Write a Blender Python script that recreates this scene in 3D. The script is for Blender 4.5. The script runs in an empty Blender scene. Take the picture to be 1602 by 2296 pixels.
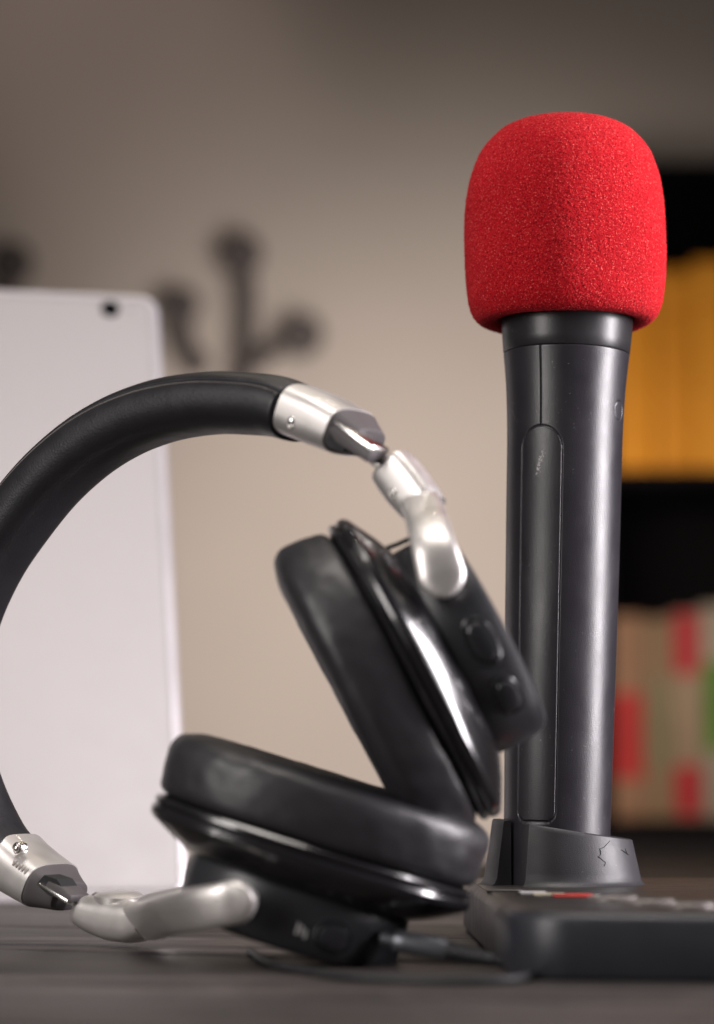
import bpy, bmesh, math, random
import numpy as np
from mathutils import Vector, Matrix, noise

random.seed(7)
S = bpy.context.scene
COL = S.collection
PI = math.pi
R = math.radians

# ------------------------------------------------------------------ camera model
# picture plane of 1602 x 2296 units, focal length F units
F, CX, CY = 5580.0, 801.0, 1148.0
CAM = Vector((0, -0.9, 0.0555))
PITCH = math.atan((1760 - CY) / F)
RIGHT = Vector((1, 0, 0))
FWD = Vector((0, math.cos(PITCH), math.sin(PITCH)))
UP = Vector((0, -math.sin(PITCH), math.cos(PITCH)))


def at(x, y, Y):
    """point in the place that has world depth Y"""
    d = RIGHT * ((x - CX) / F) + UP * ((CY - y) / F) + FWD
    return CAM + d * ((Y - CAM.y) / d.y)


def on_table(x, y, z=0.0):
    d = RIGHT * ((x - CX) / F) + UP * ((CY - y) / F) + FWD
    return CAM + d * ((z - CAM.z) / d.z)


def upp(p):
    """metres per unit at point p"""
    return (p - CAM).dot(FWD) / F


# ------------------------------------------------------------------ materials
def mat(name, color=(.5, .5, .5), rough=.5, metal=0.0, spec=.5, coat=0.0):
    m = bpy.data.materials.new(name)
    m.use_nodes = True
    b = m.node_tree.nodes['Principled BSDF']
    b.inputs['Base Color'].default_value = (*color, 1)
    b.inputs['Roughness'].default_value = rough
    b.inputs['Metallic'].default_value = metal
    b.inputs['Specular IOR Level'].default_value = spec
    b.inputs['Coat Weight'].default_value = coat
    return m


class N:
    """small node helper"""
    def __init__(self, m):
        self.t = m.node_tree
        self.b = self.t.nodes['Principled BSDF']
        self.tc = self.t.nodes.new('ShaderNodeTexCoord')

    def new(self, kind, **kw):
        n = self.t.nodes.new(kind)
        for k, v in kw.items():
            if k in n.inputs:
                n.inputs[k].default_value = v
            else:
                setattr(n, k, v)
        return n

    def link(self, a, b):
        self.t.links.new(a, b)

    def noise(self, scale, detail=3, rough=.55, vec=None):
        n = self.new('ShaderNodeTexNoise', Scale=scale, Detail=detail, Roughness=rough)
        self.link(vec or self.tc.outputs['Object'], n.inputs['Vector'])
        return n

    def ramp(self, src, stops):
        r = self.new('ShaderNodeValToRGB')
        e = r.color_ramp.elements
        while len(e) < len(stops):
            e.new(.5)
        for i, (p, c) in enumerate(stops):
            e[i].position = p
            e[i].color = c if len(c) == 4 else (*c, 1)
        self.link(src, r.inputs['Fac'])
        return r

    def bump(self, src, strength, dist):
        b = self.new('ShaderNodeBump', Strength=strength, Distance=dist)
        self.link(src, b.inputs['Height'])
        self.link(b.outputs['Normal'], self.b.inputs['Normal'])
        return b


def g(v):
    return (v, v, v)


def plastic(name, c, rough, dust=.0, bump=.25, spec=.5):
    m = mat(name, c, rough, 0, spec)
    n = N(m)
    fine = n.noise(2600, 2)
    big = n.noise(55, 4, .65)
    rr = n.ramp(big.outputs['Fac'], [(.3, g(rough * .85)), (.7, g(min(1, rough * 1.2)))])
    n.link(rr.outputs['Color'], n.b.inputs['Roughness'])
    n.bump(fine.outputs['Fac'], bump, .0002)
    if dust:
        sp = n.noise(900, 2, .6)
        mk = n.noise(38, 4, .6)
        a = n.ramp(sp.outputs['Fac'], [(.70, g(0)), (.76, g(1))])
        bm = n.ramp(mk.outputs['Fac'], [(.48, g(0.02)), (.68, g(1))])
        mul = n.new('ShaderNodeMath', operation='MULTIPLY')
        n.link(a.outputs['Color'], mul.inputs[0])
        n.link(bm.outputs['Color'], mul.inputs[1])
        mul2 = n.new('ShaderNodeMath', operation='MULTIPLY')
        n.link(mul.outputs[0], mul2.inputs[0])
        mul2.inputs[1].default_value = dust
        mix = n.new('ShaderNodeMix', data_type='RGBA')
        mix.inputs['A'].default_value = (*c, 1)
        mix.inputs['B'].default_value = (.5, .48, .47, 1)
        n.link(mul2.outputs[0], mix.inputs['Factor'])
        n.link(mix.outputs['Result'], n.b.inputs['Base Color'])
    return m


M = {}
M['handle'] = plastic('satin_black_plastic', (.018, .016, .021), .34, dust=.5, bump=.35, spec=.6)
M['collar'] = plastic('collar_black_plastic', (.017, .016, .018), .34, dust=.25, bump=.2)
M['base'] = plastic('base_black_plastic', (.026, .027, .034), .36, dust=.2, bump=.25)
M['basetop'] = plastic('base_top_plastic', (.03, .026, .024), .35, dust=.2, bump=.25)
M['cup_gloss'] = plastic('cup_gloss_black', (.009, .0085, .010), .2, bump=.05, spec=.6)
M['cup_satin'] = plastic('cup_satin_black', (.024, .0245, .028), .36, bump=.15)
M['cup_gloss'].node_tree.nodes['Principled BSDF'].inputs['Coat Weight'].default_value = .5
M['dark'] = plastic('dark_grey_plastic', (.075, .066, .068), .5, bump=.1)
M['hole'] = plastic('matt_black', (.006, .006, .007), .7, bump=.1)
M['button'] = plastic('button_black', (.02, .02, .023), .25, bump=.05)
M['rubber'] = plastic('rubber', (.018, .018, .02), .55, bump=.2)
M['plug'] = mat('plug_grey_metal', (.13, .135, .15), .4, .7)
M['mark'] = mat('printed_grey', (.42, .41, .41), .6)
M['red_mark'] = mat('red_print', (.55, .03, .02), .5)
M['cream'] = mat('cream_print', (.45, .40, .30), .5)
M['lens'] = mat('lens_glass', (.002, .002, .003), .6, 0, .05)
M['window'] = mat('flash_window', (.42, .39, .40), .5)
M['ringgrey'] = mat('worn_grey_ring', (.20, .18, .17), .4, .3)
M['strip'] = mat('polished_steel', (.72, .70, .68), .22, 1.0)


def silver(name, c, rough, metal, coat=0):
    m = mat(name, c, rough, metal, .5, coat)
    m.node_tree.nodes['Principled BSDF'].inputs['Coat Roughness'].default_value = .05
    n = N(m)
    f = n.noise(1400, 3)
    n.bump(f.outputs['Fac'], .08, .0002)
    b = n.noise(60, 4)
    rr = n.ramp(b.outputs['Fac'], [(.3, g(rough * .85)), (.7, g(rough * 1.25))])
    n.link(rr.outputs['Color'], n.b.inputs['Roughness'])
    return m


M['silver'] = silver('satin_silver', (.64, .61, .59), .40, .75, .3)
M['silver_rough'] = silver('worn_silver', (.6, .57, .53), .42, .8)
M['alu'] = silver('anodised_aluminium', (.44, .415, .408), .62, .05)
M['alu_edge'] = silver('bevel_aluminium', (.66,.62,.64), .35, .35)


def leather(name, c, rough):
    m = mat(name, c, rough, 0, .5)
    n = N(m)
    v = n.new('ShaderNodeTexVoronoi', Scale=1300)
    n.link(n.tc.outputs['Object'], v.inputs['Vector'])
    w = n.noise(95, 5, .6)
    add = n.new('ShaderNodeMath', operation='MULTIPLY_ADD')
    n.link(w.outputs['Fac'], add.inputs[0])
    add.inputs[1].default_value = 2.2
    n.link(v.outputs['Distance'], add.inputs[2])
    n.bump(add.outputs[0], .16, .0003)
    rr = n.ramp(w.outputs['Fac'], [(.3, g(rough * .85)), (.7, g(rough * 1.2))])
    n.link(rr.outputs['Color'], n.b.inputs['Roughness'])
    return m


M['leather'] = leather('black_leather', (.014, .0135, .016), .40)
M['pad'] = leather('ear_pad_leatherette', (.022, .021, .024), .42)
M['thread'] = mat('thread', (.11, .10, .095), .6)

# foam
m = M['foam'] = mat('red_foam', (.5, .01, .02), .95, 0, .12)
n = N(m)
f1 = n.noise(1600, 3, .75)
f2 = n.noise(45, 4, .6)
r1 = n.ramp(f1.outputs['Fac'], [(.34, (.14, .001, .003)), (.46, (.44, .005, .011)), (.60, (.55, .012, .019)), (.69, (.78, .20, .17))])
r2 = n.ramp(f2.outputs['Fac'], [(.3, g(.86)), (.7, g(1.0))])
mx = n.new('ShaderNodeMix', data_type='RGBA', blend_type='MULTIPLY')
mx.inputs['Factor'].default_value = 1
n.link(r1.outputs['Color'], mx.inputs['A'])
n.link(r2.outputs['Color'], mx.inputs['B'])
n.link(mx.outputs['Result'], n.b.inputs['Base Color'])
n.bump(f1.outputs['Fac'], .7, .0008)
n.b.inputs['Sheen Weight'].default_value = .05
n.b.inputs['Sheen Roughness'].default_value = .5
n.b.inputs['Sheen Tint'].default_value = (1, .25, .3, 1)

# table wood
m = M['wood'] = mat('dark_wood', (.06, .05, .046), .5)
n = N(m)
mp = n.new('ShaderNodeMapping')
mp.inputs['Rotation'].default_value = (0, 0, R(24))
mp.inputs['Scale'].default_value = (1.0, 9.0, 1.0)
n.link(n.tc.outputs['Object'], mp.inputs['Vector'])
w1 = n.noise(6, 6, .62, mp.outputs['Vector'])
w2 = n.noise(70, 5, .65, mp.outputs['Vector'])
c1 = n.ramp(w1.outputs['Fac'], [(.38, (.016, .012, .0115)), (.5, (.046, .037, .035)), (.62, (.098, .080, .072))])
c2 = n.ramp(w2.outputs['Fac'], [(.36, g(.40)), (.60, g(1.12))])
mx = n.new('ShaderNodeMix', data_type='RGBA', blend_type='MULTIPLY')
mx.inputs['Factor'].default_value = 1
n.link(c1.outputs['Color'], mx.inputs['A'])
n.link(c2.outputs['Color'], mx.inputs['B'])
n.link(mx.outputs['Result'], n.b.inputs['Base Color'])
rr = n.ramp(w2.outputs['Fac'], [(.3, g(.42)), (.7, g(.62))])
n.link(rr.outputs['Color'], n.b.inputs['Roughness'])
n.bump(w2.outputs['Fac'], .35, .0012)

# wall
m = M['wall'] = mat('beige_plaster', (.5, .44, .37), .85, 0, .2)
n = N(m)
w = n.noise(2.2, 4, .5)
c = n.ramp(w.outputs['Fac'], [(.3, (.455, .388, .348)), (.7, (.50, .428, .382))])
n.link(c.outputs['Color'], n.b.inputs['Base Color'])
f = n.noise(60, 4)
n.bump(f.outputs['Fac'], .2, .003)


def paint(name, c, rough=.6):
    m = mat(name, c, rough, 0, .1)
    n = N(m)
    w = n.noise(9, 4)
    cc = n.ramp(w.outputs['Fac'], [(.3, tuple(x * .85 for x in c)), (.7, tuple(min(1, x * 1.1) for x in c))])
    n.link(cc.outputs['Color'], n.b.inputs['Base Color'])
    return m


M['black_shelf'] = paint('black_shelf', (.0022, .0015, .0018), .95)
M['black_shelf'].node_tree.nodes['Principled BSDF'].inputs['Specular IOR Level'].default_value = .08
M['orange'] = paint('orange_card', (.52, .20, .014), .7)
M['iron'] = paint('dark_iron', (.105, .088, .086), .6)

# ------------------------------------------------------------------ objects
ROOTS = []


def thing(name, label, cat, loc, group=None, kind=None):
    o = bpy.data.objects.new(name, None)
    COL.objects.link(o)
    o.location = loc
    o.empty_display_size = .02
    o['label'] = label
    o['category'] = cat
    if group:
        o['group'] = group
    if kind:
        o['kind'] = kind
    return o


def link(name, mesh, material, parent=None, smooth=35):
    if material:
        mesh.materials.append(material)
    if smooth:
        mesh.shade_smooth()
        mesh.set_sharp_from_angle(angle=R(smooth))
    o = bpy.data.objects.new(name, mesh)
    COL.objects.link(o)
    if parent:
        o.parent = parent
        w = Matrix.Translation(parent_origin(parent))
        o.matrix_parent_inverse = w.inverted()
    return o


def parent_origin(p):
    # parts keep their mesh in world coordinates, only roots are moved
    return Vector((0, 0, 0)) if p.parent else Vector(p.location)


class MB:
    def __init__(self):
        self.v, self.f = [], []

    def add(self, vs, fs):
        k = len(self.v)
        self.v += [tuple(p) for p in vs]
        self.f += [tuple(i + k for i in q) for q in fs]
        return self

    def grid(self, rings, closed=True, cap0=False, cap1=False, loop=False):
        """rings: list of lists of points"""
        m_ = len(rings[0])
        vs = [p for r_ in rings for p in r_]
        fs = []
        nr = len(rings)
        for i in range(nr if loop else nr - 1):
            a, b = i * m_, ((i + 1) % nr) * m_
            for j in range(m_ if closed else m_ - 1):
                k = (j + 1) % m_
                fs.append((a + j, a + k, b + k, b + j))
        if cap0:
            fs.append(tuple(range(m_ - 1, -1, -1)))
        if cap1:
            fs.append(tuple((nr - 1) * m_ + j for j in range(m_)))
        return self.add(vs, fs)

    def build(self, name, material, parent=None, smooth=35, bevel=0, seg=2):
        me = bpy.data.meshes.new(name)
        me.from_pydata(self.v, [], self.f)
        me.validate()
        bm = bmesh.new()
        bm.from_mesh(me)
        bmesh.ops.remove_doubles(bm, verts=bm.verts, dist=1e-6)
        bmesh.ops.recalc_face_normals(bm, faces=bm.faces)
        if bevel:
            es = [e for e in bm.edges if len(e.link_faces) == 2 and e.calc_face_angle() > R(40)]
            bmesh.ops.bevel(bm, geom=es, offset=bevel, segments=seg, profile=.5, affect='EDGES')
        bm.to_mesh(me)
        bm.free()
        return link(name, me, material, parent, smooth)


def box_pts(o, a, b, c):
    """box with corner o and edge vectors a,b,c"""
    vs = [o, o + a, o + a + b, o + b, o + c, o + a + c, o + a + b + c, o + b + c]
    fs = [(0, 3, 2, 1), (4, 5, 6, 7), (0, 1, 5, 4), (1, 2, 6, 5), (2, 3, 7, 6), (3, 0, 4, 7)]
    return vs, fs


def world_box(x0, x1, y0, y1, z0, z1):
    return box_pts(Vector((x0, y0, z0)), Vector((x1 - x0, 0, 0)), Vector((0, y1 - y0, 0)), Vector((0, 0, z1 - z0)))


def oval(c, ax, ay, rx, ry, nseg, ex=2.0):
    out = []
    for j in range(nseg):
        t = 2 * PI * j / nseg
        ct, st = math.cos(t), math.sin(t)
        x = math.copysign(abs(ct) ** (2 / ex), ct)
        y = math.copysign(abs(st) ** (2 / ex), st)
        out.append(c + ax * (rx * x) + ay * (ry * y))
    return out


def catmull(pts, k=8):
    P = [Vector(p) for p in pts]
    P = [P[0] * 2 - P[1]] + P + [P[-1] * 2 - P[-2]]
    out = []
    for i in range(1, len(P) - 2):
        for s in range(k):
            t = s / k
            a, b, c, d = P[i - 1], P[i], P[i + 1], P[i + 2]
            out.append(.5 * ((2 * b) + (c - a) * t + (2 * a - 5 * b + 4 * c - d) * t * t + (3 * b - a - 3 * c + d) * t ** 3))
    out.append(P[-2])
    return out


def tube(mb, pts, rad, nseg=12):
    """round tube with rotation-minimising frame; rad number or list"""
    rings = []
    T0 = (pts[1] - pts[0]).normalized()
    up = Vector((0, 0, 1)) if abs(T0.z) < .9 else Vector((1, 0, 0))
    a = T0.cross(up).normalized()
    for i, p in enumerate(pts):
        t = (pts[min(i + 1, len(pts) - 1)] - pts[max(i - 1, 0)]).normalized()
        a = (a - t * a.dot(t)).normalized()
        b = t.cross(a)
        r_ = rad[i] if isinstance(rad, (list, tuple)) else rad
        rings.append(oval(p, a, b, r_, r_, nseg))
    mb.grid(rings, cap0=True, cap1=True)
    return mb


def lathe(mb, c, axis, ax, prof, nseg=64, cap0=False, cap1=False):
    """prof: list of (r, t)"""
    ay = axis.cross(ax).normalized()
    mb.grid([oval(c + axis * t, ax, ay, max(r_, 1e-5), max(r_, 1e-5), nseg) for r_, t in prof], cap0=cap0, cap1=cap1)
    return mb


# ------------------------------------------------------------------ setting: table, wall
mb = MB()
nx, ny = 60, 160
# table top with shallow grooves between boards running slantwise
ang = R(-24)
gd = Vector((-math.sin(ang), math.cos(ang)))  # across the boards
rings = []
xs = np.linspace(-1.3, 1.3, 40)
ys = np.concatenate([np.linspace(-.95, -.35, 20), np.linspace(-.345, .35, 220), np.linspace(.36, .95, 30)])
mb.add(*box_pts(Vector((-1.3, -.95, -.03)), Vector((2.6, 0, 0)), Vector((0, 1.95, 0)), Vector((0, 0, .0295))))
tb = MB()
# boards as real planks with rounded edges, clipped to the table rectangle
tdir = Vector((math.cos(ang), math.sin(ang), 0))
ndir = Vector((-math.sin(ang), math.cos(ang), 0))
W = .118
for k in range(-12, 13):
    o0 = .030 + k * W
    prof = []
    e_ = .0022
    for s_, z_ in ((0.0006, -.012), (0.0006, -.0022), (.0012, -.0008), (.0032, 0), (W / 2, 0.0), (W - .0032, 0), (W - .0012, -.0008), (W - .0006, -.0022), (W - .0006, -.012)):
        prof.append((o0 + s_, z_))
    r0 = [tdir * -2.2 + ndir * s_ + Vector((0, 0, z_)) for s_, z_ in prof]
    r1 = [tdir * 2.2 + ndir * s_ + Vector((0, 0, z_)) for s_, z_ in prof]
    tb.grid([r0, r1], closed=False)
me = bpy.data.meshes.new('table_top')
me.from_pydata(tb.v, [], tb.f)
bm = bmesh.new()
bm.from_mesh(me)
for co, no in (((-1.3, 0, 0), (-1, 0, 0)), ((1.3, 0, 0), (1, 0, 0)), ((0, -.95, 0), (0, -1, 0)), ((0, 1.0, 0), (0, 1, 0))):
    bmesh.ops.bisect_plane(bm, geom=bm.verts[:] + bm.edges[:] + bm.faces[:], plane_co=co, plane_no=no, clear_outer=True)
bmesh.ops.recalc_face_normals(bm, faces=bm.faces)
bm.to_mesh(me)
bm.free()
me2 = bpy.data.meshes.new('tmp')
# underside slab joined into the same mesh
slab = box_pts(Vector((-1.299, -.949, -.035)), Vector((2.598, 0, 0)), Vector((0, 1.948, 0)), Vector((0, 0, .028)))
bm = bmesh.new()
bm.from_mesh(me)
vv = [bm.verts.new(p) for p in slab[0]]
for q in slab[1]:
    bm.faces.new([vv[i] for i in q])
for fc in bm.faces:
    if fc.normal.z < -.2 and fc.calc_center_median().z > -.006:
        fc.normal_flip()
bm.to_mesh(me)
bm.free()
tab = link('table_top', me, M['wood'], None, 30)
tab['kind'] = 'structure'

WY = 3.0
mb = MB()
mb.add(*world_box(-4, 4, WY, WY + .1, -.9, 3.4))
wall = mb.build('wall', M['wall'], None, 30)
wall['kind'] = 'structure'

# ------------------------------------------------------------------ microphone
MY = .02
A0, A1 = at(1247, 1990, MY), at(1271, 770, MY)
AX = (A1 - A0).normalized()
MX = (RIGHT - AX * RIGHT.dot(AX)).normalized()
MF = MX.cross(AX).normalized()          # towards the camera
if MF.dot(FWD) > 0:
    MF = -MF


def mcx(y):
    return 1247 + (1990 - y) * 24 / 1220


HW = [(1990, 118), (1850, 119.5), (1620, 122.5), (1400, 126), (1100, 128.5), (1000, 129), (950, 130), (900, 132), (850, 135), (815, 138.8), (800, 140.5), (797, 141), (795.5, 139)]


def hw(y):
    ys_ = [a for a, _ in HW][::-1]
    rs_ = [b for _, b in HW][::-1]
    # smooth monotone enough: linear on dense knots then averaged
    return float(np.mean([np.interp(y + d, ys_, rs_) for d in ((-24, -12, 0, 12, 24) if 830 < y < 1950 else (0,))]))


mic = thing('microphone', 'black handheld microphone with a red foam windscreen standing upright in its charging cradle', 'microphone', at(1247, 1990, MY))

ylist = np.concatenate([np.arange(1990, 1010, -4.0), np.arange(1010, 880, -1.5), np.arange(880, 802, -3.0), np.array([800, 798, 796.5, 795.5])])
phis = np.concatenate([np.radians(np.arange(4, 168, .42)), np.radians(np.arange(168, 364, 6.0))])
V, rowpx = [], []
DG = 0.00034
for y in ylist:
    c = at(mcx(y), y, MY)
    u = upp(c)
    h_ = hw(y)
    r_ = h_ * u
    arc = np.degrees(phis)
    # cover outline in arc units (129 units per radian)
    ax_ = (phis - R(118.8)) * 129.0
    top, bot, wv = 971.0, 1842.0, 50.0
    qy = np.full_like(ax_, y)
    # rounded slot: semicircle top, r=18 corners at bottom
    dx = np.abs(ax_)
    if y < top + wv:
        sd = np.hypot(ax_, y - (top + wv)) - wv
    else:
        cr = 22.0
        ddx, ddy = dx - (wv - cr), max(y - (bot - cr), -1e3)
        sd = np.where(ddy > 0, np.hypot(np.maximum(ddx, 0), max(ddy, 0)) + np.minimum(np.maximum(ddx, ddy), 0) - cr, dx - wv)
    gr = np.exp(-(sd / 1.4) ** 2)
    if y < top:
        gr = np.maximum(gr, np.exp(-(ax_ / 1.4) ** 2))
    bx_ = (phis - R(29.5)) * 129.0
    cs = np.hypot(bx_ * 1.0, (y - 927)) - 21
    gr = np.maximum(gr, .8 * np.exp(-(cs / 1.3) ** 2))
    rad = r_ - DG * gr
    # cover stands a hair proud
    rad = rad + np.where(sd < -3, .00012, 0)
    for p_, rr_ in zip(phis, rad):
        V.append(c + MX * (rr_ * math.cos(p_)) + MF * (rr_ * math.sin(p_)))
    rowpx.append(sd)
rowpx = np.array(rowpx)
nm = len(phis)
Fh, Fc = [], []
for i in range(len(ylist) - 1):
    for j in range(nm):
        k = (j + 1) % nm
        q = (i * nm + j, i * nm + k, (i + 1) * nm + k, (i + 1) * nm + j)
        inside = rowpx[i][j] < 0 and rowpx[i + 1][j] < 0 and rowpx[i][k] < 0 and rowpx[i + 1][k] < 0
        (Fc if inside else Fh).append(q)
Fh.append(tuple(range(nm - 1, -1, -1)))
Fh.append(tuple((len(ylist) - 1) * nm + j for j in range(nm)))
MB().add(V, Fh).build('handle', M['handle'], mic, 50)
usedv = sorted({i for q in Fc for i in q})
rem = {v: i for i, v in enumerate(usedv)}
MB().add([V[i] for i in usedv], [tuple(rem[i] for i in q) for q in Fc]).build('battery_cover', M['handle'], mic, 50)

# collar
mb = MB()
pr = []
for y, w_ in ((797, 136), (795, 136), (794.5, 139.5), (792, 141.5), (770, 143.5), (742, 145.8), (722, 147), (716, 146), (714, 142), (700, 139), (640, 139)):
    c = at(mcx(y), y, MY)
    pr.append(oval(c, MX, MF, w_ * upp(c), w_ * upp(c), 160))
mb.grid(pr, cap0=True, cap1=True)
mb.build('collar', M['collar'], mic, 40)

# scuffs of the coating: small pale flakes lying on the handle
mb = MB()


def flake(cx_, cy_, sx, sy, cnt, seed, slope=0.0, size=.00022):
    rg = random.Random(seed)
    for _ in range(cnt):
        yy = cy_ + rg.gauss(0, sy)
        xx = cx_ + rg.gauss(0, sx) + slope * (yy - cy_)
        el = (1760 - yy) / F
        for _k in range(3):
            ya = yy + el * 129 * .85
            cs_ = max(-.98, min(.98, (xx - mcx(ya)) / hw(ya)))
        ph = math.acos(cs_)
        c = at(mcx(ya), ya, MY)
        nrm = MX * math.cos(ph) + MF * math.sin(ph)
        p = c + nrm * (hw(ya) * upp(c) + .00013)
        t1 = AX.cross(nrm)
        s_ = size * rg.uniform(.4, 1.3)
        an = rg.uniform(0, PI)
        a_ = (t1 * math.cos(an) + AX * math.sin(an)) * s_
        b_ = (AX * math.cos(an) - t1 * math.sin(an)) * s_ * rg.uniform(.25, .6)
        mb.add([p - a_ - nrm * .0001, p - b_, p + a_ - nrm * .0001, p + b_, p + nrm * .00006], [(0, 1, 4), (1, 2, 4), (2, 3, 4), (3, 0, 4)])


flake(1203, 1038, 2.2, 14, 110, 1, -.28, .00042)
flake(1200, 1055, 2.5, 6, 18, 2)
M['scuff'] = mat('scuffed_coating', (.62, .60, .60), .8)
mb.build('scuff', M['scuff'], mic, 0)
mb = MB()
for k_, (px, py) in enumerate(((1147, 900), (1149, 925), (1152, 932), (1156, 940), (1155, 945), (1146, 916))):
    flake(px, py, 1.0, 4, 4, 10 + k_, .1, .00013)
flake(1320, 1420, 12, 9, 14, 31, 0, .00014)
flake(1322, 1625, 14, 24, 40, 32, -.3, .00015)
flake(1300, 795 + 35, 60, 8, 5, 33, 0, .00012)
rg = random.Random(77)
for k_ in range(45):
    flake(rg.uniform(1150, 1385), rg.uniform(850, 1840), 2, 4, 1, 100 + k_, 0, .00012)
mb.build('dust', M['scuff'], mic, 0)['kind'] = 'stuff'

# foam windscreen
FA = [(139, 640), (143, 680), (148, 705), (150, 714), (156, 721), (165, 726), (180, 727), (195, 722), (208, 707), (217, 682), (222, 645), (225, 610), (226.5, 568), (225, 510), (221, 455), (214, 412), (204, 378), (187, 341), (157, 306), (135, 291), (110, 281), (80, 274.5), (50, 271.5), (25, 270.5), (0.5, 270)]
fp = catmull([Vector((a, b, 0)) for a, b in FA], 10)
FC0, FC1 = at(1269, 745, MY), at(1266, 250, MY)
FAX = (FC1 - FC0).normalized()
FXv = (RIGHT - FAX * RIGHT.dot(FAX)).normalized()
FFv = FXv.cross(FAX)
if FFv.dot(FWD) > 0:
    FFv = -FFv
# resample the profile evenly
Ls = [0]
for i in range(1, len(fp)):
    Ls.append(Ls[-1] + (fp[i] - fp[i - 1]).length)
tt = np.linspace(0, Ls[-1], 300)
fr = np.interp(tt, Ls, [p.x for p in fp])
fy = np.interp(tt, Ls, [p.y for p in fp])
rings = []
NS = 520
for r_, y in zip(fr, fy):
    c = at(1269 - 3 * (745 - y) / 495, y, MY)
    rad = max(r_, .3) * upp(c)
    ring = []
    for j in range(NS):
        t = 2 * PI * j / NS
        d = FXv * math.cos(t) + FFv * math.sin(t)
        p = c + d * rad
        nz = noise.noise(p * 900) * .00020 + noise.noise(p * 1700 + Vector((5, 1, 2))) * .00016 + noise.noise(p * 40) * .0007
        dirn = (p - at(1268, 520, MY)).normalized()
        ring.append(p + dirn * nz)
    rings.append(ring)
mb = MB()
mb.grid(rings, cap1=True)
mb.build('foam_windscreen', M['foam'], mic, 180)

# ------------------------------------------------------------------ microphone base (charging cradle)
ZT = .019
base = thing('charging_stand', 'black desktop microphone cradle with buttons on its low sloping base, holding the microphone', 'microphone stand', (.11, -.05, 0))


def rounded_poly(pts, rads, seg=10):
    out = []
    n_ = len(pts)
    for i in range(n_):
        p, a, b = Vector(pts[i]), Vector(pts[i - 1]), Vector(pts[(i + 1) % n_])
        r_ = rads[i]
        u_, v_ = (a - p).normalized(), (b - p).normalized()
        th = u_.angle(v_)
        L = r_ / math.tan(th / 2)
        c = p + (u_ + v_).normalized() * (r_ / math.sin(th / 2))
        s0, s1 = p + u_ * L - c, p + v_ * L - c
        a0, a1 = math.atan2(s0.y, s0.x), math.atan2(s1.y, s1.x)
        da = (a1 - a0 + PI) % (2 * PI) - PI
        for k in range(seg + 1):
            t = a0 + da * k / seg
            out.append(Vector((c.x + r_ * math.cos(t), c.y + r_ * math.sin(t))))
    return out


def inset(poly, d):
    out = []
    n_ = len(poly)
    for i in range(n_):
        a, b = poly[i - 1], poly[(i + 1) % n_]
        t = (b - a).normalized()
        out.append(poly[i] + Vector((-t.y, t.x)) * d)
    return out


op = rounded_poly([(.0440, -.178), (.215, -.206), (.215, .085), (.0405, .085)], [.020, .02, .02, .02], 14)
mb = MB()
rings = []
for d, z in ((.0025, .0), (.001, .0006), (0.0, .0025), (0.0003, .0160), (.0007, ZT - .0016), (.0014, ZT - .0006), (.0026, ZT)):
    rings.append([Vector((p.x, p.y, z)) for p in inset(op, d)])
mb.grid(rings, cap0=True)
mb.build('base_body', M['base'], base, 30)
mb = MB()
mb.grid([[Vector((p.x, p.y, ZT - .0012)) for p in inset(op, .0026)], [Vector((p.x, p.y, ZT + .0002)) for p in inset(op, .0028)], [Vector((p.x, p.y, ZT + .0005)) for p in inset(op, .0036)]], cap1=True)
mb.build('top_plate', M['basetop'], base, 30)

# socket: slanted C-shaped cup, open towards the front left
SC = at(1262, 1985, MY)
SC.z = ZT
mb = MB()
# angle from +X (right); front is -90
a0, a1 = R(-122), R(-122 + 332)
ang_l = np.linspace(a0, a1, 120)
sax = Vector((1, 0, 0))


def srad(t):  # t 0 bottom..1 top
    return .0291 - .0036 * t


def stop(x):   # slanted rim height above base by x offset
    return .0222 - .0135 * ((x + .026) / .052) * .55 + .002


outer, inner = [], []
rows = []
for ri, t in enumerate((-.02, 0.0, .05, .12, .25, .5, .75, .92, .975, 1.0)):
    row = []
    for a_ in ang_l:
        rr_ = srad(max(t, 0)) + (.0022 if t < .02 else (.0008 if t < .06 else 0)) - (.0005 if t > .98 else 0)
        hx = stop(math.cos(a_) * .026)
        row.append(SC + Vector((math.cos(a_) * rr_ , math.sin(a_) * rr_, t * hx)))
    rows.append(row)
for t in (1.0, .97, .0):
    row = []
    for a_ in ang_l:
        rr_ = (.0228 if t > .98 else .0224)
        hx = stop(math.cos(a_) * .026)
        row.append(SC + Vector((math.cos(a_) * rr_, math.sin(a_) * rr_, t * hx)))
    rows.append(row)
mb.grid(rows, closed=False)
# close the two slot ends
nrow = len(rows)
for end in (0, -1):
    mb.add([rows[i][end] for i in range(nrow)], [tuple(range(nrow))])
M['socket'] = plastic('socket_black_plastic', (.030, .029, .033), .46, dust=.5, bump=.4)
mb.build('cradle_socket', M['socket'], base, 40)

# dirt lines on the socket are small hair-thin cracks
mb = MB()
M['crack'] = mat('hairline_dirt', (.008, .007, .012), .8)


def on_socket(x, y):
    # point on outer socket wall seen at picture position
    P = at(x, y, MY)
    dx = P.x - SC.x
    for _ in range(3):
        Y = MY - math.sqrt(max(1e-9, max(dx * dx, .0268 ** 2) - dx * dx))
        P = at(x, y, Y)
        dx = P.x - SC.x
    t = (P.z - ZT) / stop(dx)
    rr_ = srad(t) + .00012
    a_ = math.atan2(P.y - SC.y, dx)
    return Vector((SC.x + math.cos(a_) * rr_, SC.y + math.sin(a_) * rr_, P.z))


def crack(pts, w0):
    rg_ = random.Random(len(pts))
    P = [on_socket(x + rg_.uniform(-3, 3), y + rg_.uniform(-1.5, 1.5)) for x, y in pts]
    tube(mb, P, [w0 * rg_.uniform(.5, 1.2) for _ in P], 6)


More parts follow.
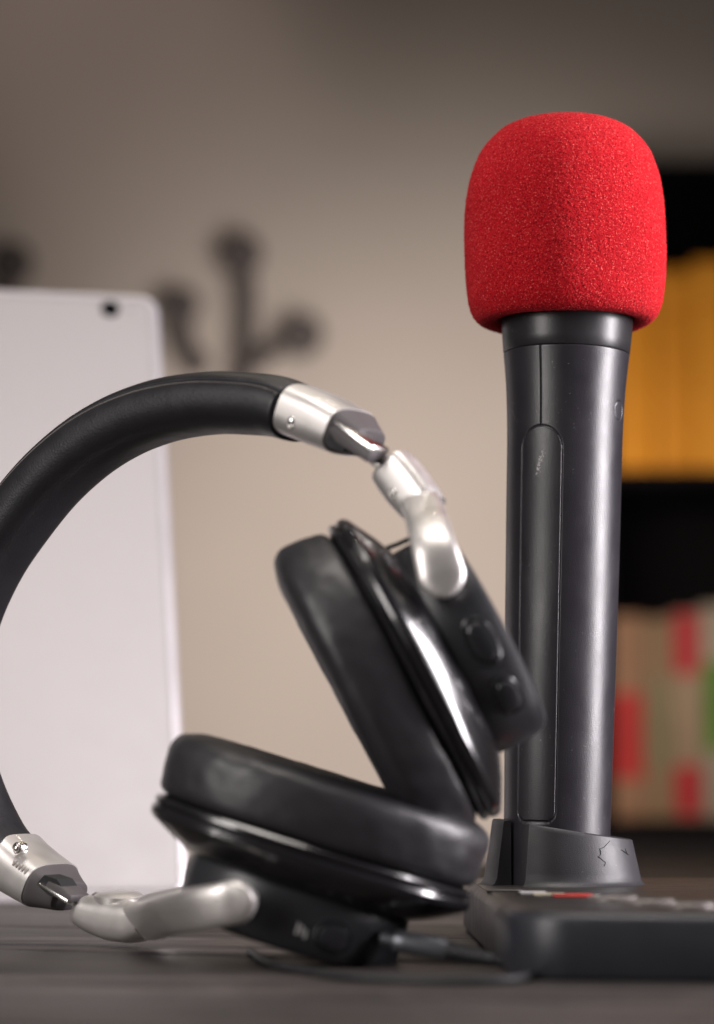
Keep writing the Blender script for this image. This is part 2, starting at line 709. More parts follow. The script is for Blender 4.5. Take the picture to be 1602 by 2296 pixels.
crack([(1372, 1886), (1358, 1899), (1349, 1903), (1345, 1909), (1347, 1916), (1344, 1921), (1349, 1929), (1355, 1935), (1354, 1943)], .00011)
crack([(1396, 1905), (1403, 1910), (1408, 1918)], .00018)
crack([(1406, 1902), (1407, 1912), (1409, 1918)], .00013)
mb.build('hairline_crack', M['crack'], base, 0)

# buttons, rings and printed marks on the base top (seen at a grazing angle)
ztop = ZT + .0005


def disc(mb_, x, y, r_, h_, ring=False):
    c = Vector((x, y, ztop - .0003))
    if ring:
        lathe(mb_, c, Vector((0, 0, 1)), sax, [(r_, 0), (r_, h_), (r_ - .0006, h_ + .0005), (r_ - .0016, h_ + .0005), (r_ - .002, h_ - .0002), (r_ - .002, 0)], 40)
    else:
        lathe(mb_, c, Vector((0, 0, 1)), sax, [(r_, 0), (r_, h_), (r_ - .0006, h_ + .0006), (r_ * .6, h_ + .0011), (.0001, h_ + .0013)], 40)


def tp(x, y):
    return on_table(x, y, ztop)


for (x, y) in ((1375, 2018), (1455, 2026), (1545, 2034)):
    p = tp(x, y)
    rb = MB()
    disc(rb, p.x, p.y, .0080, .0012, True)
    rg_o = rb.build('button', M['ringgrey'], base, 30)
    b2 = MB()
    disc(b2, p.x, p.y, .0058, .0009)
    b2.build('button_cap', M['basetop'], rg_o, 30)
for (x, y, w_, mt, nm_) in ((1285, 2010, .0068, M['red_mark'], 'red_label'), (1232, 2008, .0055, M['cream'], 'cream_label'), (1195, 2004, .0045, M['mark'], 'grey_label'), (1130, 1998, .006, M['basetop'], 'slider_switch')):
    p = tp(x, y)
    b = MB()
    b.add(*world_box(p.x - w_, p.x + w_, p.y - .006, p.y + .006, ztop - .0003, ztop + .0007))
    b.build(nm_, mt, base, 30, .0002, 1)

# ------------------------------------------------------------------ headphones
hp = thing('headphones', 'black and silver over-ear headphones lying on their side in front of the microphone', 'headphones', on_table(640, 2150))


def HY(x):
    return -.002 - .112 * x / 1000


def hpt(x, y):
    return at(x, y, HY(x))


PL_N = ((hpt(900, 1500) - hpt(0, 1000)).cross(hpt(0, 2000) - hpt(0, 1000))).normalized()
if PL_N.dot(FWD) > 0:
    PL_N = -PL_N           # towards the camera


def sweep(mb_, pts, half, depth, ex=2.4, nseg=64, cap=(True, True), notch=None, depths=None, center=None, dvec=None):
    """ribbon-like sweep in the plane of the headphones; half: radial half sizes (picture units)"""
    rings = []
    dv = dvec or PL_N
    for i, p in enumerate(pts):
        t = (pts[min(i + 1, len(pts) - 1)] - pts[max(i - 1, 0)]).normalized()
        out = t.cross(dv).normalized()
        dd = out.cross(t).normalized()
        if dd.dot(dv) < 0:
            dd = -dd
        u = upp(p)
        hr = (half[i] if hasattr(half, '__len__') else half) * u
        hd = depth[i] if hasattr(depth, '__len__') else depth
        ring = []
        for j in range(nseg):
            a_ = 2 * PI * j / nseg
            ca, sa = math.cos(a_), math.sin(a_)
            x = math.copysign(abs(ca) ** (2 / ex), ca)
            y = math.copysign(abs(sa) ** (2 / ex), sa)
            k_ = 1.0
            if notch:
                for na, nw, ndp in notch:
                    dd_ = abs((a_ - na + PI) % (2 * PI) - PI)
                    k_ -= ndp * math.exp(-(dd_ / nw) ** 2)
            ring.append(p + out * (hr * x * k_) + dd * (hd * y * k_))
        rings.append(ring)
    mb_.grid(rings, cap0=cap[0], cap1=cap[1])
    return rings


# headband centre line (picture units); runs from the upper sleeve round the left to the lower sleeve
CL = [(668, 926), (620, 911), (560, 905), (490, 903), (420, 910), (350, 926), (270, 958), (190, 1008), (110, 1080), (40, 1166), (-25, 1262), (-75, 1370), (-104, 1480), (-110, 1590), (-98, 1690), (-66, 1790), (-22, 1880), (14, 1926)]
cl = catmull([hpt(*p) for p in CL], 10)
# outward side sign check happens through the notch pair: both edges carry a seam
probe = (cl[41] - cl[39]).normalized().cross(PL_N)
OUT_SIGN = 1 if probe.dot(UP) > 0 else -1
sa_ = R(56) if OUT_SIGN > 0 else R(180 - 56)
mb = MB()
nb = len(cl)
halfs = [70 - 4 * math.exp(-min(i, nb - 1 - i) / 7) for i in range(nb)]
band_rings = sweep(mb, cl, halfs, .0145, 2.25, 192, notch=[(sa_, .05, .09), (2 * PI - sa_, .05, .09)])
band = mb.build('headband', M['leather'], hp, 180)
# stitches beside the seam
mb = MB()
for i in range(2, nb - 12):
    for s in range(3):
        f_ = s / 3
        jj = int(round((sa_ - OUT_SIGN * R(-4)) / (2 * PI) * 192)) % 192 if False else int(round((sa_ + OUT_SIGN * R(6)) / (2 * PI) * 192)) % 192
        p0 = band_rings[i][jj].lerp(band_rings[i + 1][jj], f_ + .06)
        p1 = band_rings[i][jj].lerp(band_rings[i + 1][jj], f_ + .26)
        nrm = (p0 - cl[i]).normalized()
        tube(mb, [p0 - nrm * .0001, p0.lerp(p1, .5) + nrm * .0002, p1 - nrm * .0001],   .00030, 6)
mb.build('stitching', M['thread'], band, 60)


def arm_plate(mb_, pts, halfw, thick, nrm_ref):
    """flat bar with rounded outline: pts centre line, halfw widths, thickness along nrm_ref"""
    rings = []
    for i, p in enumerate(pts):
        t = (pts[min(i + 1, len(pts) - 1)] - pts[max(i - 1, 0)]).normalized()
        w_ = t.cross(nrm_ref).normalized()
        d_ = w_.cross(t).normalized()
        hw_ = halfw[i]
        rings.append(oval(p, w_, d_, max(hw_, .0001), thick, 32, 2.6))
    mb_.grid(rings, cap0=True, cap1=True)


def screw(x, y, off, nrm, r_, parent):
    """small domed screw head set in a dished collar"""
    c = on_plane(x, y, off)
    u_ = nrm.cross(Vector((.2, .1, 1))).normalized()
    b = MB()
    lathe(b, c, nrm, u_, [(r_ * 1.7, -.003), (r_ * 1.7, .0002), (r_ * 1.5, .0006), (r_ * 1.2, .0002), (r_ * 1.15, -.0002)], 28, cap1=False)
    lathe(b, c, nrm, u_, [(r_, -.002), (r_, .0006), (r_ * .8, .0011), (r_ * .4, .0014), (.00002, .0015)], 28)
    return b.build('screw', M['strip'], parent, 40)


def on_plane(x, y, off):
    """point of the headphones' plane, shifted by off towards the camera, seen at (x, y)"""
    d = RIGHT * ((x - CX) / F) + UP * ((CY - y) / F) + FWD
    P0 = hpt(500, 1500) + PL_N * off
    return CAM + d * ((P0 - CAM).dot(PL_N) / d.dot(PL_N))


def prism(mb_, poly, off, thick):
    a_ = [on_plane(x, y, off) for x, y in poly]
    b_ = [p - PL_N * thick for p in a_]
    mb_.grid([a_, b_], cap0=True, cap1=True)


def sleeve(pts, half, depth, name, tip_pts, tip_half, strip_pts, scr, sh=.75):
    mb_ = MB()
    P = catmull([on_plane(*p, depth * sh) - PL_N * (depth * sh) for p in pts], 6)
    k = len(P)
    hh = list(np.interp(np.linspace(0, 1, k), np.linspace(0, 1, len(half)), half))
    sweep(mb_, P, hh, depth, 3.0, 72, cap=(True, True))
    s_ = mb_.build(name, M['silver'], hp, 40, )
    # dark plastic mouth: outer guard, inner lip and a solid black block for the opening's shade
    mb2 = MB()
    T = catmull([on_plane(*p, depth * sh) - PL_N * (depth * sh) for p in tip_pts], 4)
    k = len(T)
    sweep(mb2, T, list(np.linspace(hh[-1] * .985, hh[-1] * .62, k)), list(np.linspace(depth * .985, depth * .66, k)), 3.0, 48)
    mb2.build('sleeve_mouth', M['dark'], s_, 30, .0004, 2)
    mb2 = MB()
    prism(mb2, tip_half, depth * .90, depth * .6)
    mb2.build('mouth_shade_block', M['hole'], s_, 30)
    for (x, y, r_, off) in scr:
        screw(x, y, depth * .93, PL_N, r_, s_)
    # sliding adjustment strip: dark flat bar, its edge highlight added as a bright steel piece
    poly, edge_poly, pin_poly = strip_pts
    mb3 = MB()
    prism(mb3, poly, depth * .96, depth * .7)
    bar = mb3.build('size_slider', M['dark'], hp, 30, .0003, 2)
    mb3 = MB()
    prism(mb3, edge_poly, depth * .99, depth * .75)
    mb3.build('slider_edge_highlight', M['strip'], bar, 30, .0003, 2)
    mb3 = MB()
    prism(mb3, pin_poly, depth * .36, depth * .5)
    mb3.build('slider_tongue', M['silver_rough'], bar, 30, .0003, 2)
    return s_


SD = .0135
up_sl = sleeve([(634, 914), (690, 937), (744, 962)], [61, 60, 55], SD, 'band_sleeve',
               [(744, 962), (762, 973), (784, 988)],
               [(724, 985), (738, 962), (768, 972), (778, 996), (770, 1012), (740, 1004)],
               ([(736, 962), (752, 952), (832, 1008), (822, 1036), (800, 1022), (752, 990)], [(744, 949), (752, 944), (834, 999), (832, 1010), (826, 1011)], [(820, 1010), (832, 1001), (862, 1034), (850, 1058), (818, 1030)]),
               [(657, 944, .0016, .0007)])
lo_sl = sleeve([(6, 1920), (36, 1948), (92, 1986)], [60, 60, 54], SD, 'band_sleeve',
               [(92, 1986), (112, 1998), (136, 2012)],
               [(82, 1982), (100, 1962), (128, 1972), (142, 1992), (140, 2016), (110, 2008)],
               ([(98, 1992), (108, 1976), (140, 1990), (160, 2008), (158, 2024), (150, 2026)], [(80, 1982), (88, 1979), (152, 2018), (150, 2028)], [(146, 2022), (158, 2004), (200, 2026), (196, 2052)]),
               [(40, 1902, .0013, .0007)], .35)
# fine raised size marks on the lower sleeve
mb = MB()
for k in range(5):
    c = hpt(82 + k * 6.5, 1932 + k * 4.6)
    c = c + PL_N * (SD * .80)
    tdir2 = (hpt(100, 1944) - hpt(80, 1930)).normalized()
    od = tdir2.cross(PL_N).normalized()
    mb.add(*box_pts(c - od * .001 - tdir2 * .0002, tdir2 * .0005, od * .002, PL_N * .0012))
mb.build('size_mark', M['silver_rough'], lo_sl, 0)


def hinge(block_pts, block_half, arm_pts, arm_half, cup_c, bd, bo, name='yoke'):
    """hinge block plus a fork with two arms; arm_pts: (x, y, offset towards camera in m)"""
    mb_ = MB()
    B = catmull([on_plane(*p, bo) - PL_N * bo for p in block_pts], 6)
    k = len(B)
    hh = list(np.interp(np.linspace(0, 1, k), np.linspace(0, 1, len(block_half)), block_half))
    # rounded start
    hh[0] *= .93
    sweep(mb_, B, hh, [bd * .93] + [bd] * (k - 1), 3.2, 64)
    ya = (B[-1].y)
    for sgn in (1, -1):
        P = []
        Yn = ya - arm_pts[-1][2]
        k_far = (ya - (2 * cup_c.y - Yn)) / arm_pts[-1][2]
        for (x, y, off) in arm_pts:
            # the far arm is the near one mirrored in the middle plane of the cup
            P.append(at(x, y - (0 if sgn > 0 else min(22, off * 900)), ya - off * (1 if sgn > 0 else k_far)))
        P = catmull(P, 6)
        k2 = len(P)
        wpx = np.interp(np.linspace(0, 1, k2), np.linspace(0, 1, len(arm_half)), arm_half)
        ws = [w_ * upp(p) * (1 if sgn > 0 else .72) for w_, p in zip(wpx, P)]
        # round the free end
        d_end = [(P[-1] - p).length for p in P]
        r_e = ws[-1]
        P2, W2 = [], []
        for p, w_, d_ in zip(P, ws, d_end):
            if d_ >= r_e:
                P2.append(p)
                W2.append(w_)
        tl = (P[-1] - P[-2]).normalized()
        c0 = P[-1] - tl * r_e
        for q in range(0, 9):
            a_ = q / 8 * PI / 2 * .985
            P2.append(c0 + tl * (r_e * math.sin(a_)))
            W2.append(r_e * math.cos(a_))
        arm_plate(mb_, P2, W2, .0032, -FWD)
    o = mb_.build(name, M['silver'], hp, 40)
    return o


def cup(cxp, cyp, Yc, ex, ey, tilt, name_lab, buttons, marks=()):
    O = at(cxp, cyp, Yc)
    u = upp(O)
    e = (RIGHT * ex + UP * -ey).normalized()
    nv = (RIGHT * cup_n[0] + UP * -cup_n[1]).normalized()
    d = -FWD
    rot = Matrix.Rotation(tilt, 3, e)
    nv = rot @ nv
    d = rot @ d

    def ring(rl, s, dr=66, ex_=2.15, nseg=96, rs=None):
        return oval(O + nv * (s * u), e, d, rl * u, (rs if rs else rl - dr) * u, nseg, ex_)
    root = None
    # ear cushion
    mb_ = MB()
    prof = catmull([Vector((a, b, 0)) for a, b in ((338, -2), (355, -7), (367, -22), (373, -58), (375, -92), (374, -110), (370, -122), (361, -133), (345, -143), (316, -152), (280, -156), (246, -152), (222, -134), (208, -100), (206, -40), (206, -2))], 4)
    rings_ = []
    for q in prof:
        rings_.append(ring(q.x, q.y, 66, 2.25, 128))
    # soft leather: pull in slight puckers
    rr2 = []
    for r__ in rings_:
        rr2.append([p + (p - O).normalized() * (noise.noise(p * 45) * .0005 + noise.noise(Vector((p.x * 210, p.y * 90, p.z * 210))) * .00036) for p in r__])
    mb_.grid(rr2)
    pad = mb_.build('ear_cushion', M['pad'], hp, 180)
    # speaker cloth inside
    mbc = MB()
    mbc.grid([ring(207, -30), ring(100, -26), ring(70, -26)], cap1=True)
    mbc.build('speaker_cloth', M['hole'], pad, 60)
    # shell: flange, shoulder
    mb_ = MB()
    prof = [(200, -3), (335, -4), (352, -1), (366, 2), (371, 8), (371, 15), (366, 19), (371, 23), (374, 30), (373, 42), (368, 49), (358, 55), (335, 68), (305, 84), (275, 97), (258, 104), (240, 108)]
    mb_.grid([ring(a, b, 66 if b < 50 else 66 - 46 * (b - 50) / 58) for a, b in prof], cap0=True, cap1=True)
    shell = mb_.build('ear_cup', M['cup_gloss'], hp, 28)
    # drum housing
    mb_ = MB()
    prof = [(236, 100), (250, 104), (254, 112), (255, 150), (253, 196), (249, 214), (243, 226), (232, 233), (214, 236), (204, 234), (200, 230), (60, 230)]
    mb_.grid([ring(a, b, 0, 2.1, 96, a * .93) for a, b in prof], cap0=True, cap1=True)
    drum = mb_.build('cup_housing', M['cup_satin'], hp, 30)

    def side(ee, ss):
        th = math.asin(max(-1, min(1, ee / 253)))
        p = O + e * (253 * math.sin(th) * u) + d * (253 * .93 * math.cos(th) * u) + nv * (ss * u)
        nr = (e * math.sin(th) + d * math.cos(th) * 1.05).normalized()
        return p, nr
    for (ee, ss, re, rs_) in buttons:
        p, nr = side(ee, ss)
        te = (e - nr * e.dot(nr)).normalized()
        b = MB()
        b.grid([oval(p + nr * (h_ * u), te, nv, re * k_ * u, rs_ * k_ * u, 40, 2.4) for k_, h_ in ((1.28, -12), (1.28, 3), (1.2, 5.5), (1.1, 5), (1.07, -1), (1.02, -1), (1.0, 9), (.93, 13), (.7, 15.5), (.3, 16.5), (.02, 16.8))])
        b.build('button', M['button'], drum, 40)
    if marks:
        b = MB()
        for (ee, ss, we, ws_) in marks:
            p, nr = side(ee, ss)
            te = (e - nr * e.dot(nr)).normalized()
            b.add(*box_pts(p - te * (we * u) - nv * (ws_ * u) - nr * (6 * u), te * (2 * we * u), nv * (2 * ws_ * u), nr * (7.2 * u)))
        b.build('printed_mark', M['mark'], drum, 0)
    return O, e, nv, d, u, drum, shell


# upper cup
cup_n = (.894, -.447)
Uc = cup(905, 1512, -.108, .467, .884, R(-3), 'upper', [(-2, 172, 46, 26), (128, 170, 40, 25)])
# lower cup
cup_n = (-.298, .955)
Lc = cup(707, 1885, -.104, .955, .298, R(-5), 'lower', [(92, 176, 36, 28)], [(14, 166, 3, 26), (24, 168, 3, 22), (34, 170, 3, 26)])

yk1 = hinge([(864, 1040), (882, 1064), (905, 1094), (930, 1124), (950, 1146)], [49, 53, 54, 51, 44],
            [(940, 1122, .0), (952, 1150, .014), (961, 1180, .027), (973, 1225, .0345), (987, 1275, .037), (1003, 1340, .0375)], [44, 47, 48, 51, 54, 55], Uc[0], .0058, .003)
yk2 = hinge([(180, 2040), (210, 2052), (245, 2061), (285, 2066), (322, 2064)], [36, 43, 49, 49, 36],
            [(312, 2066, .0), (338, 2063, .030), (372, 2054, .066), (425, 2043, .094), (490, 2030, .104), (574, 2014, .107)], [50, 51, 51, 51, 50, 50], Lc[0], .0100, .005)

# pivots that carry the cups in the fork arms
for (x, y, C_) in ((992, 1286, Uc), (520, 2024, Lc)):
    O, e, nv, d, u, drum, shell = C_
    P = at(x, y, O.y)
    ee = (P - O).dot(e)
    ss = (P - O).dot(nv)
    b = MB()
    c = O + e * ee + nv * ss
    lathe(b, c - d * .034, d, e, [(.0035, .004), (.0035, .064)], 24, True, True)
    b.build('pivot_pin', M['dark'], drum, 40)
# screws and bosses on the hinge blocks
screw(886, 1106, .0052, PL_N, .0013, yk1)
b = MB()
c = hpt(266, 2018) + UP * .0012
lathe(b, c, UP, RIGHT, [(.0085, -.002), (.0085, .0006), (.007, .0014), (.004, .0018), (.0001, .002)], 32)
b.build('hinge_cap', M['silver'], yk2, 40)
c = hpt(226, 2008)
b = MB()
lathe(b, c, UP, RIGHT, [(.0030, -.004), (.0030, .0005), (.0022, .0012), (.0001, .0014)], 24)
lathe(b, hpt(330, 2019), UP, RIGHT, [(.0034, -.004), (.0034, .0004), (.0025, .0011), (.0001, .0013)], 24)
b.build('hinge_boss', M['strip'], yk2, 40)

# thin wire between upper fork and cup
b = MB()
p0 = Uc[0] + (at(872, 1228, Uc[0].y) - Uc[0])
p1 = at(945, 1198, -.118)
tube(b, catmull([at(868, 1229, -.112), at(895, 1219, -.112), at(920, 1208, -.115), at(950, 1196, -.118)], 5), .0008, 8)
b.build('ear_wire', M['rubber'], hp, 60)

# plug and cable
b = MB()
pa, pb, pc = at(884, 2108, -.128), at(1004, 2131, -.132), at(1112, 2152, -.137)
dx = (pb - pa).normalized()
ux = dx.cross(FWD).normalized()
L1 = (pb - pa).length
lathe(b, pa, dx, ux, [(.0001, -.004), (.0022, -.004), (.0022, 0), (.0030, .0001), (.0034, .0006), (.0035, .004), (.0035, L1 - .002), (.0031, L1), (.0024, L1)], 32)
plug = b.build('plug', M['plug'], None, 40)
b = MB()
dx2 = (pc - pb).normalized()
L2 = (pc - pb).length
prof = []
for i in range(9):
    t = i / 9
    r_ = .0031 - .0011 * t
    prof += [(r_, L2 * t), (r_, L2 * (t + .06)), (r_ * .72, L2 * (t + .065)), (r_ * .72, L2 * (t + .105))]
lathe(b, pb, dx2, ux, prof, 24, True, True)
relief = b.build('strain_relief', M['cup_satin'], None, 30)
zc = .0013
cp = [pc - dx2 * .002, pc + dx2 * .008 - Vector((0, 0, .0016))]
for (x, y) in ((1186, 2172), (1196, 2183), (1170, 2193), (1110, 2198), (1010, 2199), (900, 2196), (780, 2190), (680, 2176), (600, 2156), (560, 2132)):
    cp.append(on_table(x, y, zc))
cp[1].z = max(cp[1].z, zc)
b = MB()
tube(b, catmull(cp, 8), .00125, 12)
cable = b.build('cable', M['rubber'], hp, 60)
for o in (plug, relief):
    o.parent = cable
    o.matrix_parent_inverse = Matrix.Translation(parent_origin(cable)).inverted()

# ------------------------------------------------------------------ tablet
TBR = on_table(430, 2019)
psi, alp = R(12), R(23.5)
tw = Vector((math.cos(psi), math.sin(psi), 0))
tb_ = Vector((-math.sin(psi), math.cos(psi), 0))
tu = Vector((0, 0, 1)) * math.cos(alp) + tb_ * math.sin(alp)
tn = tw.cross(tu).normalized()          # towards the camera
if tn.dot(FWD) > 0:
    tn = -tn
# height: reach the picture's top edge
best = None
for k in range(200, 420):
    p = TBR + tu * (k / 1000)
    q = p - CAM
    yy = CY - F * q.dot(UP) / q.dot(FWD)
    if best is None or abs(yy - 657) < best[0]:
        best = (abs(yy - 657), k / 1000)
TH, TW, TT = best[1], .225, .0072
tablet = thing('tablet', 'silver tablet seen from behind, leaning back on its stand at the left of the table', 'tablet', TBR - tw * TW / 2)
poly = rounded_poly([(-TW, 0), (0, 0), (0, TH), (-TW, TH)], [.011] * 4, 12)


def tpos(x, y, h_):
    return TBR + tw * x + tu * y + tn * h_


mb = MB()
rings = []
for d_, h_ in ((.001, -TT), (.0002, -TT + .0008), (0, -TT + .002), (0, -.0030)):
    rings.append([tpos(p.x, p.y, h_) for p in inset(poly, d_)])
mb.grid(rings, cap0=True)
rings = []
for d_, h_ in ((0, -.0030), (.0008, -.0013), (.0020, -.0005), (.0050, 0), (.0051, -.0006)):
    rings.append([tpos(p.x, p.y, h_) for p in inset(poly, d_)])
mb.grid(rings)
edge = mb.build('edge_band', M['alu_edge'], tablet, 40)
mb = MB()
mb.grid([[tpos(p.x, p.y, -.001) for p in inset(poly, .0055)], [tpos(p.x, p.y, 0.0000) for p in inset(poly, .0055)], [tpos(p.x, p.y, .0003) for p in inset(poly, .0060)]], cap1=True)
mb.build('back_cover', M['alu'], tablet, 40)


def tablet_hit(x, y):
    d = RIGHT * ((x - CX) / F) + UP * ((CY - y) / F) + FWD
    t = (TBR - CAM).dot(tn) / d.dot(tn)
    return CAM + d * t


c = tablet_hit(248, 694)
mb = MB()
lathe(mb, c, tn, tw, [(.0050, 0), (.0050, .0010), (.0046, .0013), (.0040, .0012), (.0038, .0009), (.0001, .0009)], 40)
mb.build('camera_lens', M['lens'], tablet, 40)
c = tablet_hit(296, 695)
mb = MB()
lathe(mb, c, tn, tw, [(.0016, 0), (.0016, .0005), (.0012, .0007), (.0001, .0007)], 24)
mb.build('flash_window', M['window'], tablet, 40)
# folding prop behind it
mb = MB()
q0 = TBR - tw * (TW * .5) + tu * .15 - tn * TT
foot = Vector((q0.x + tb_.x * .09, q0.y + tb_.y * .09, .002))
dn = foot - q0
mb.add(*box_pts(q0 - tw * .03, tw * .06, dn, tb_ * .003))
mb.build('kickstand', M['alu'], tablet, 30)

# ------------------------------------------------------------------ background shelf with its things
SY = 2.62            # front of the shelf
UPX = (SY + .9) / F  # about metres per unit there


def bx(x, Y=SY):
    return at(x, 1148, Y).x


def bz(y, Y=SY):
    return at(801, y, Y).z


shelf = thing('wall_shelf', 'black wall mounted shelf unit far behind the microphone', 'shelf', (bx(1800), SY, bz(1890)))
xl, xr = bx(1335), bx(2500)
yb = WY - .002


def board(name, x0, x1, z0, z1, y0=SY, y1=None):
    b_ = MB()
    b_.add(*world_box(x0, x1, y0, y1 or yb, z0, z1))
    return b_.build(name, M['black_shelf'], shelf, 30, .002, 1)


tk = .022
z_top, z_a, z_b = bz(362), bz(1052), bz(1838)
z_bot = bz(1888)
board('top_board', xl, xr, z_top - tk, z_top)
board('shelf_board', xl + tk, xr - tk, z_a - .018, z_a)
board('shelf_board', xl + tk, xr - tk, z_bot, z_b)
board('side_panel', xl, xl + tk, z_bot, z_top - tk)
board('side_panel', xr - tk, xr, z_bot, z_top - tk)
board('back_panel', xl + tk, xr - tk, z_bot, z_top - tk, yb - .008)

# orange storage box on the middle board
for (a, b_, yt, colr, lab) in (
        (1384, 1478, 582, (.40, .150, .011), 'orange storage box beside the microphone handle, first of the row on the upper shelf'),
        (1481, 1566, 596, (.37, .138, .011), 'darker, lower orange storage box in the middle of the row on the upper shelf'),
        (1569, 1664, 576, (.42, .165, .015), 'pale orange storage box at the right edge of the photo, on the upper shelf')):
    X0, X1, Z1 = bx(a), bx(b_), bz(yt)
    orange = thing('storage_box', lab, 'box', ((X0 + X1) / 2, SY + .12, z_a), 'orange boxes on the upper shelf')
    om = paint('orange_card_%02d' % len(bpy.data.materials), colr, .7)
    mb = MB()
    mb.add(*world_box(X0, X1, SY + .02, SY + .30, z_a + .0005, Z1 - .066))
    mb.build('box_body', om, orange, 30, .004, 2)
    mb = MB()
    mb.add(*world_box(X0 - .0008, X1 + .0008, SY + .017, SY + .303, Z1 - .065, Z1))
    mb.build('box_lid', om, orange, 30, .004, 2)

# packets on the lower board
packs = [
    (1350, 1440, 1378, (0.160, 0.084, 0.048), [('label_panel', .02, .98, .20, .62, (0.232, 0.014, 0.012))], 'brown carton with a wide red band, first on the lower shelf beside the microphone', 'carton'),
    (1443, 1506, 1384, (0.132, 0.080, 0.044), [('label_panel', .08, .92, .25, .70, (0.108, 0.084, 0.044))], 'narrow olive brown carton between the red banded and the red spotted cartons', 'carton'),
    (1509, 1572, 1370, (0.160, 0.108, 0.068), [('label_panel', .06, .90, .02, .26, (0.220, 0.008, 0.012)), ('label_panel', .06, .90, .70, .99, (0.220, 0.012, 0.016))], 'tan carton with red ends, on the lower shelf left of the green one', 'carton'),
    (1575, 1690, 1356, (0.168, 0.132, 0.096), [('label_panel', .05, .95, .32, .74, (0.040, 0.100, 0.008))], 'tan carton with a green middle panel at the right edge of the photo', 'carton'),
]
for (a, b_, ytop, colr, labs, lab, cat) in packs:
    x0, x1, z1 = bx(a), bx(b_), bz(ytop)
    t = thing('carton', lab, cat, ((x0 + x1) / 2, SY + .1, z_b), 'cartons on the lower shelf')
    mb = MB()
    mb.add(*world_box(x0, x1, SY + .02, SY + .22, z_b + .0005, z1))
    mb.build('carton_body', paint('card_%02d' % len(bpy.data.materials), colr, .7), t, 30, .003, 2)
    H_ = z1 - z_b
    for (nm_, u0, u1, v0, v1, lc) in labs:
        mb = MB()
        mb.add(*world_box(x0 + (x1 - x0) * u0, x0 + (x1 - x0) * u1, SY + .0185, SY + .025, z_b + H_ * v0, z_b + H_ * v1))
        mb.build(nm_, paint('print_%02d' % len(bpy.data.materials), lc, .6), t, 30)

# ------------------------------------------------------------------ dark branching coat hooks on the wall
HKY = 2.90


def hook(name_lab, ball, stem, rb, rs_):
    """ball: picture position; stem: picture points down to the wall plate"""
    t = thing('coat_hook', name_lab, 'coat hook', at(stem[-1][0], stem[-1][1], WY - .01), 'dark knobbed coat hooks on the wall')
    b = MB()
    pts = [at(x, y, Y) for x, y, Y in stem]
    tube(b, catmull([at(ball[0], ball[1], HKY)] + pts, 6), rs_, 14)
    arm = b.build('hook_arm', M['iron'], t, 60)
    b = MB()
    c = at(ball[0], ball[1], HKY)
    lathe(b, c, UP, RIGHT, [(max(.0002, rb * math.sin(PI * k / 16)), -rb * math.cos(PI * k / 16)) for k in range(17)], 28)
    b.build('knob', M['iron'], t, 60)
    b = MB()
    x, y, _ = stem[-1]
    c = at(x, y, WY)
    lathe(b, Vector((c.x, WY - .001, c.z)), Vector((0, -1, 0)), RIGHT, [(.022, 0), (.022, .008), (.018, .012), (.001, .013)], 28, True)
    b.build('wall_plate', M['iron'], t, 40)
    return t


uh = (HKY + .9) / F
hook('tallest dark knobbed coat hook on the wall, above the headband', (540, 570), [(556, 650, HKY), (556, 740, HKY + .01), (545, 815, HKY + .03), (540, 850, WY)], 50 * uh, 21 * uh)
hook('small dark knobbed coat hook beside the tablet corner', (405, 685), [(412, 740, HKY), (425, 790, HKY + .03), (440, 815, WY)], 44 * uh, 22 * uh)
hook('dark knobbed coat hook turned right, nearest the microphone', (676, 752), [(635, 772, HKY), (600, 790, HKY + .02), (580, 800, WY)], 50 * uh, 16 * uh)
hook('dark knobbed coat hook showing above the tablet at the left edge', (24, 590), [(20, 660, HKY), (15, 730, HKY + .02), (10, 770, WY)], 52 * uh, 20 * uh)

# ------------------------------------------------------------------ camera
cd = bpy.data.cameras.new('camera')
cam = bpy.data.objects.new('camera', cd)
COL.objects.link(cam)
cam.location = CAM
cam.rotation_euler = (R(90) + PITCH, 0, 0)
cd.sensor_fit = 'VERTICAL'
cd.sensor_height = 36
cd.lens = F / 2296 * 36
cd.clip_start = .02
cd.clip_end = 50
cd.dof.use_dof = True
cd.dof.focus_distance = .89
cd.dof.aperture_fstop = cd.lens / 15.0
S.camera = cam

# ------------------------------------------------------------------ light
wd = bpy.data.worlds.new('World')
S.world = wd
wd.use_nodes = True
bg = wd.node_tree.nodes['Background']
bg.inputs['Color'].default_value = (.95, .88, .88, 1)
bg.inputs['Strength'].default_value = .06


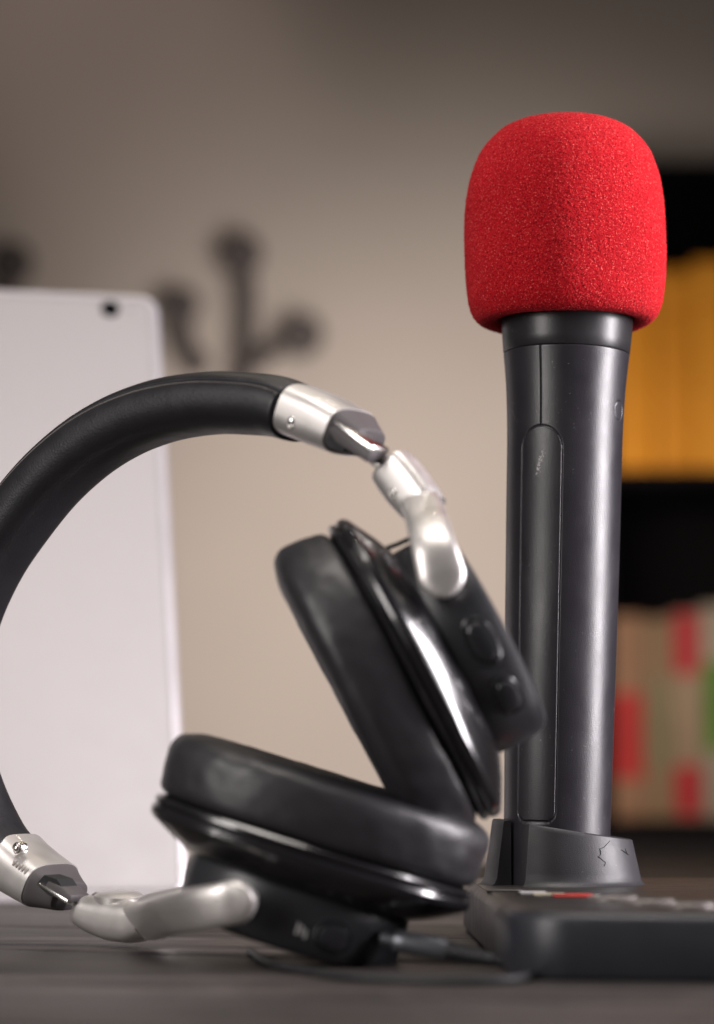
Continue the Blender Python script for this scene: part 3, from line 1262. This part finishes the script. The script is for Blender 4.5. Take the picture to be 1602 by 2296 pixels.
def area(name, loc, target, sx, sy, power, color, spread=180):
    l = bpy.data.lights.new(name, 'AREA')
    l.shape = 'RECTANGLE'
    l.size, l.size_y = sx, sy
    l.energy = power
    l.color = color
    l.spread = R(spread)
    o = bpy.data.objects.new(name, l)
    COL.objects.link(o)
    o.location = loc
    o.rotation_euler = (Vector(target) - Vector(loc)).to_track_quat('-Z', 'Y').to_euler()
    return o


def spot(name, loc, target, power, color, size, blend, rad=.1):
    l = bpy.data.lights.new(name, 'SPOT')
    l.energy = power
    l.color = color
    l.spot_size = R(size)
    l.spot_blend = blend
    l.shadow_soft_size = rad
    o = bpy.data.objects.new(name, l)
    COL.objects.link(o)
    o.location = loc
    o.rotation_euler = (Vector(target) - Vector(loc)).to_track_quat('-Z', 'Y').to_euler()
    return o


area('softbox_lamp', (-.80, -.75, .48), (.02, 0, .10), .36, .85, 2.6, (1, .95, .92), 90)
area('side_lamp', (.85, -.14, .30), (.07, 0, .13), .16, .8, 7.2, (1, .94, .98), 100)
area('overhead_lamp', (.0, -.25, 1.3), (.0, 0, .05), .7, .5, 1.6, (1, .94, .88), 70)
spot('wall_fill_spot', (.12, 1.55, .40), (.14, 3.0, .28), 92, (1, .93, .86), 74, .85, .25)  # added spot without a visible fixture, shapes the light gradient on the wall
spot('upper_wall_fill_spot', (-.7, 1.6, 1.9), (-.42, 3.0, 1.26), 22, (1, .86, .80), 30, 1.0)  # second added spot, unseen, for the pale glow high on the left
for k, (x, y) in enumerate(((-.22, .55), (.10, .60), (.38, .66), (-.06, .92), (.24, .98), (-.30, 1.20), (.08, 1.30), (.42, 1.26))):
    l = bpy.data.lights.new('ceiling_bulb', 'POINT')
    l.energy = .9
    l.color = (1, .88, .68)
    l.shadow_soft_size = .016
    o = bpy.data.objects.new('ceiling_bulb', l)
    COL.objects.link(o)
    o.location = (x, y, 1.5)

# ------------------------------------------------------------------ render settings
S.view_settings.view_transform = 'Standard'
S.view_settings.look = 'None'
S.view_settings.exposure = 0
S.view_settings.gamma = 1
S.view_settings.use_curve_mapping = False
S.render.engine = 'CYCLES'
S.cycles.use_denoising = True
S.cycles.denoiser = 'OPENIMAGEDENOISE'
S.cycles.max_bounces = 8
S.cycles.sample_clamp_indirect = 6
bpy.context.view_layer.update()
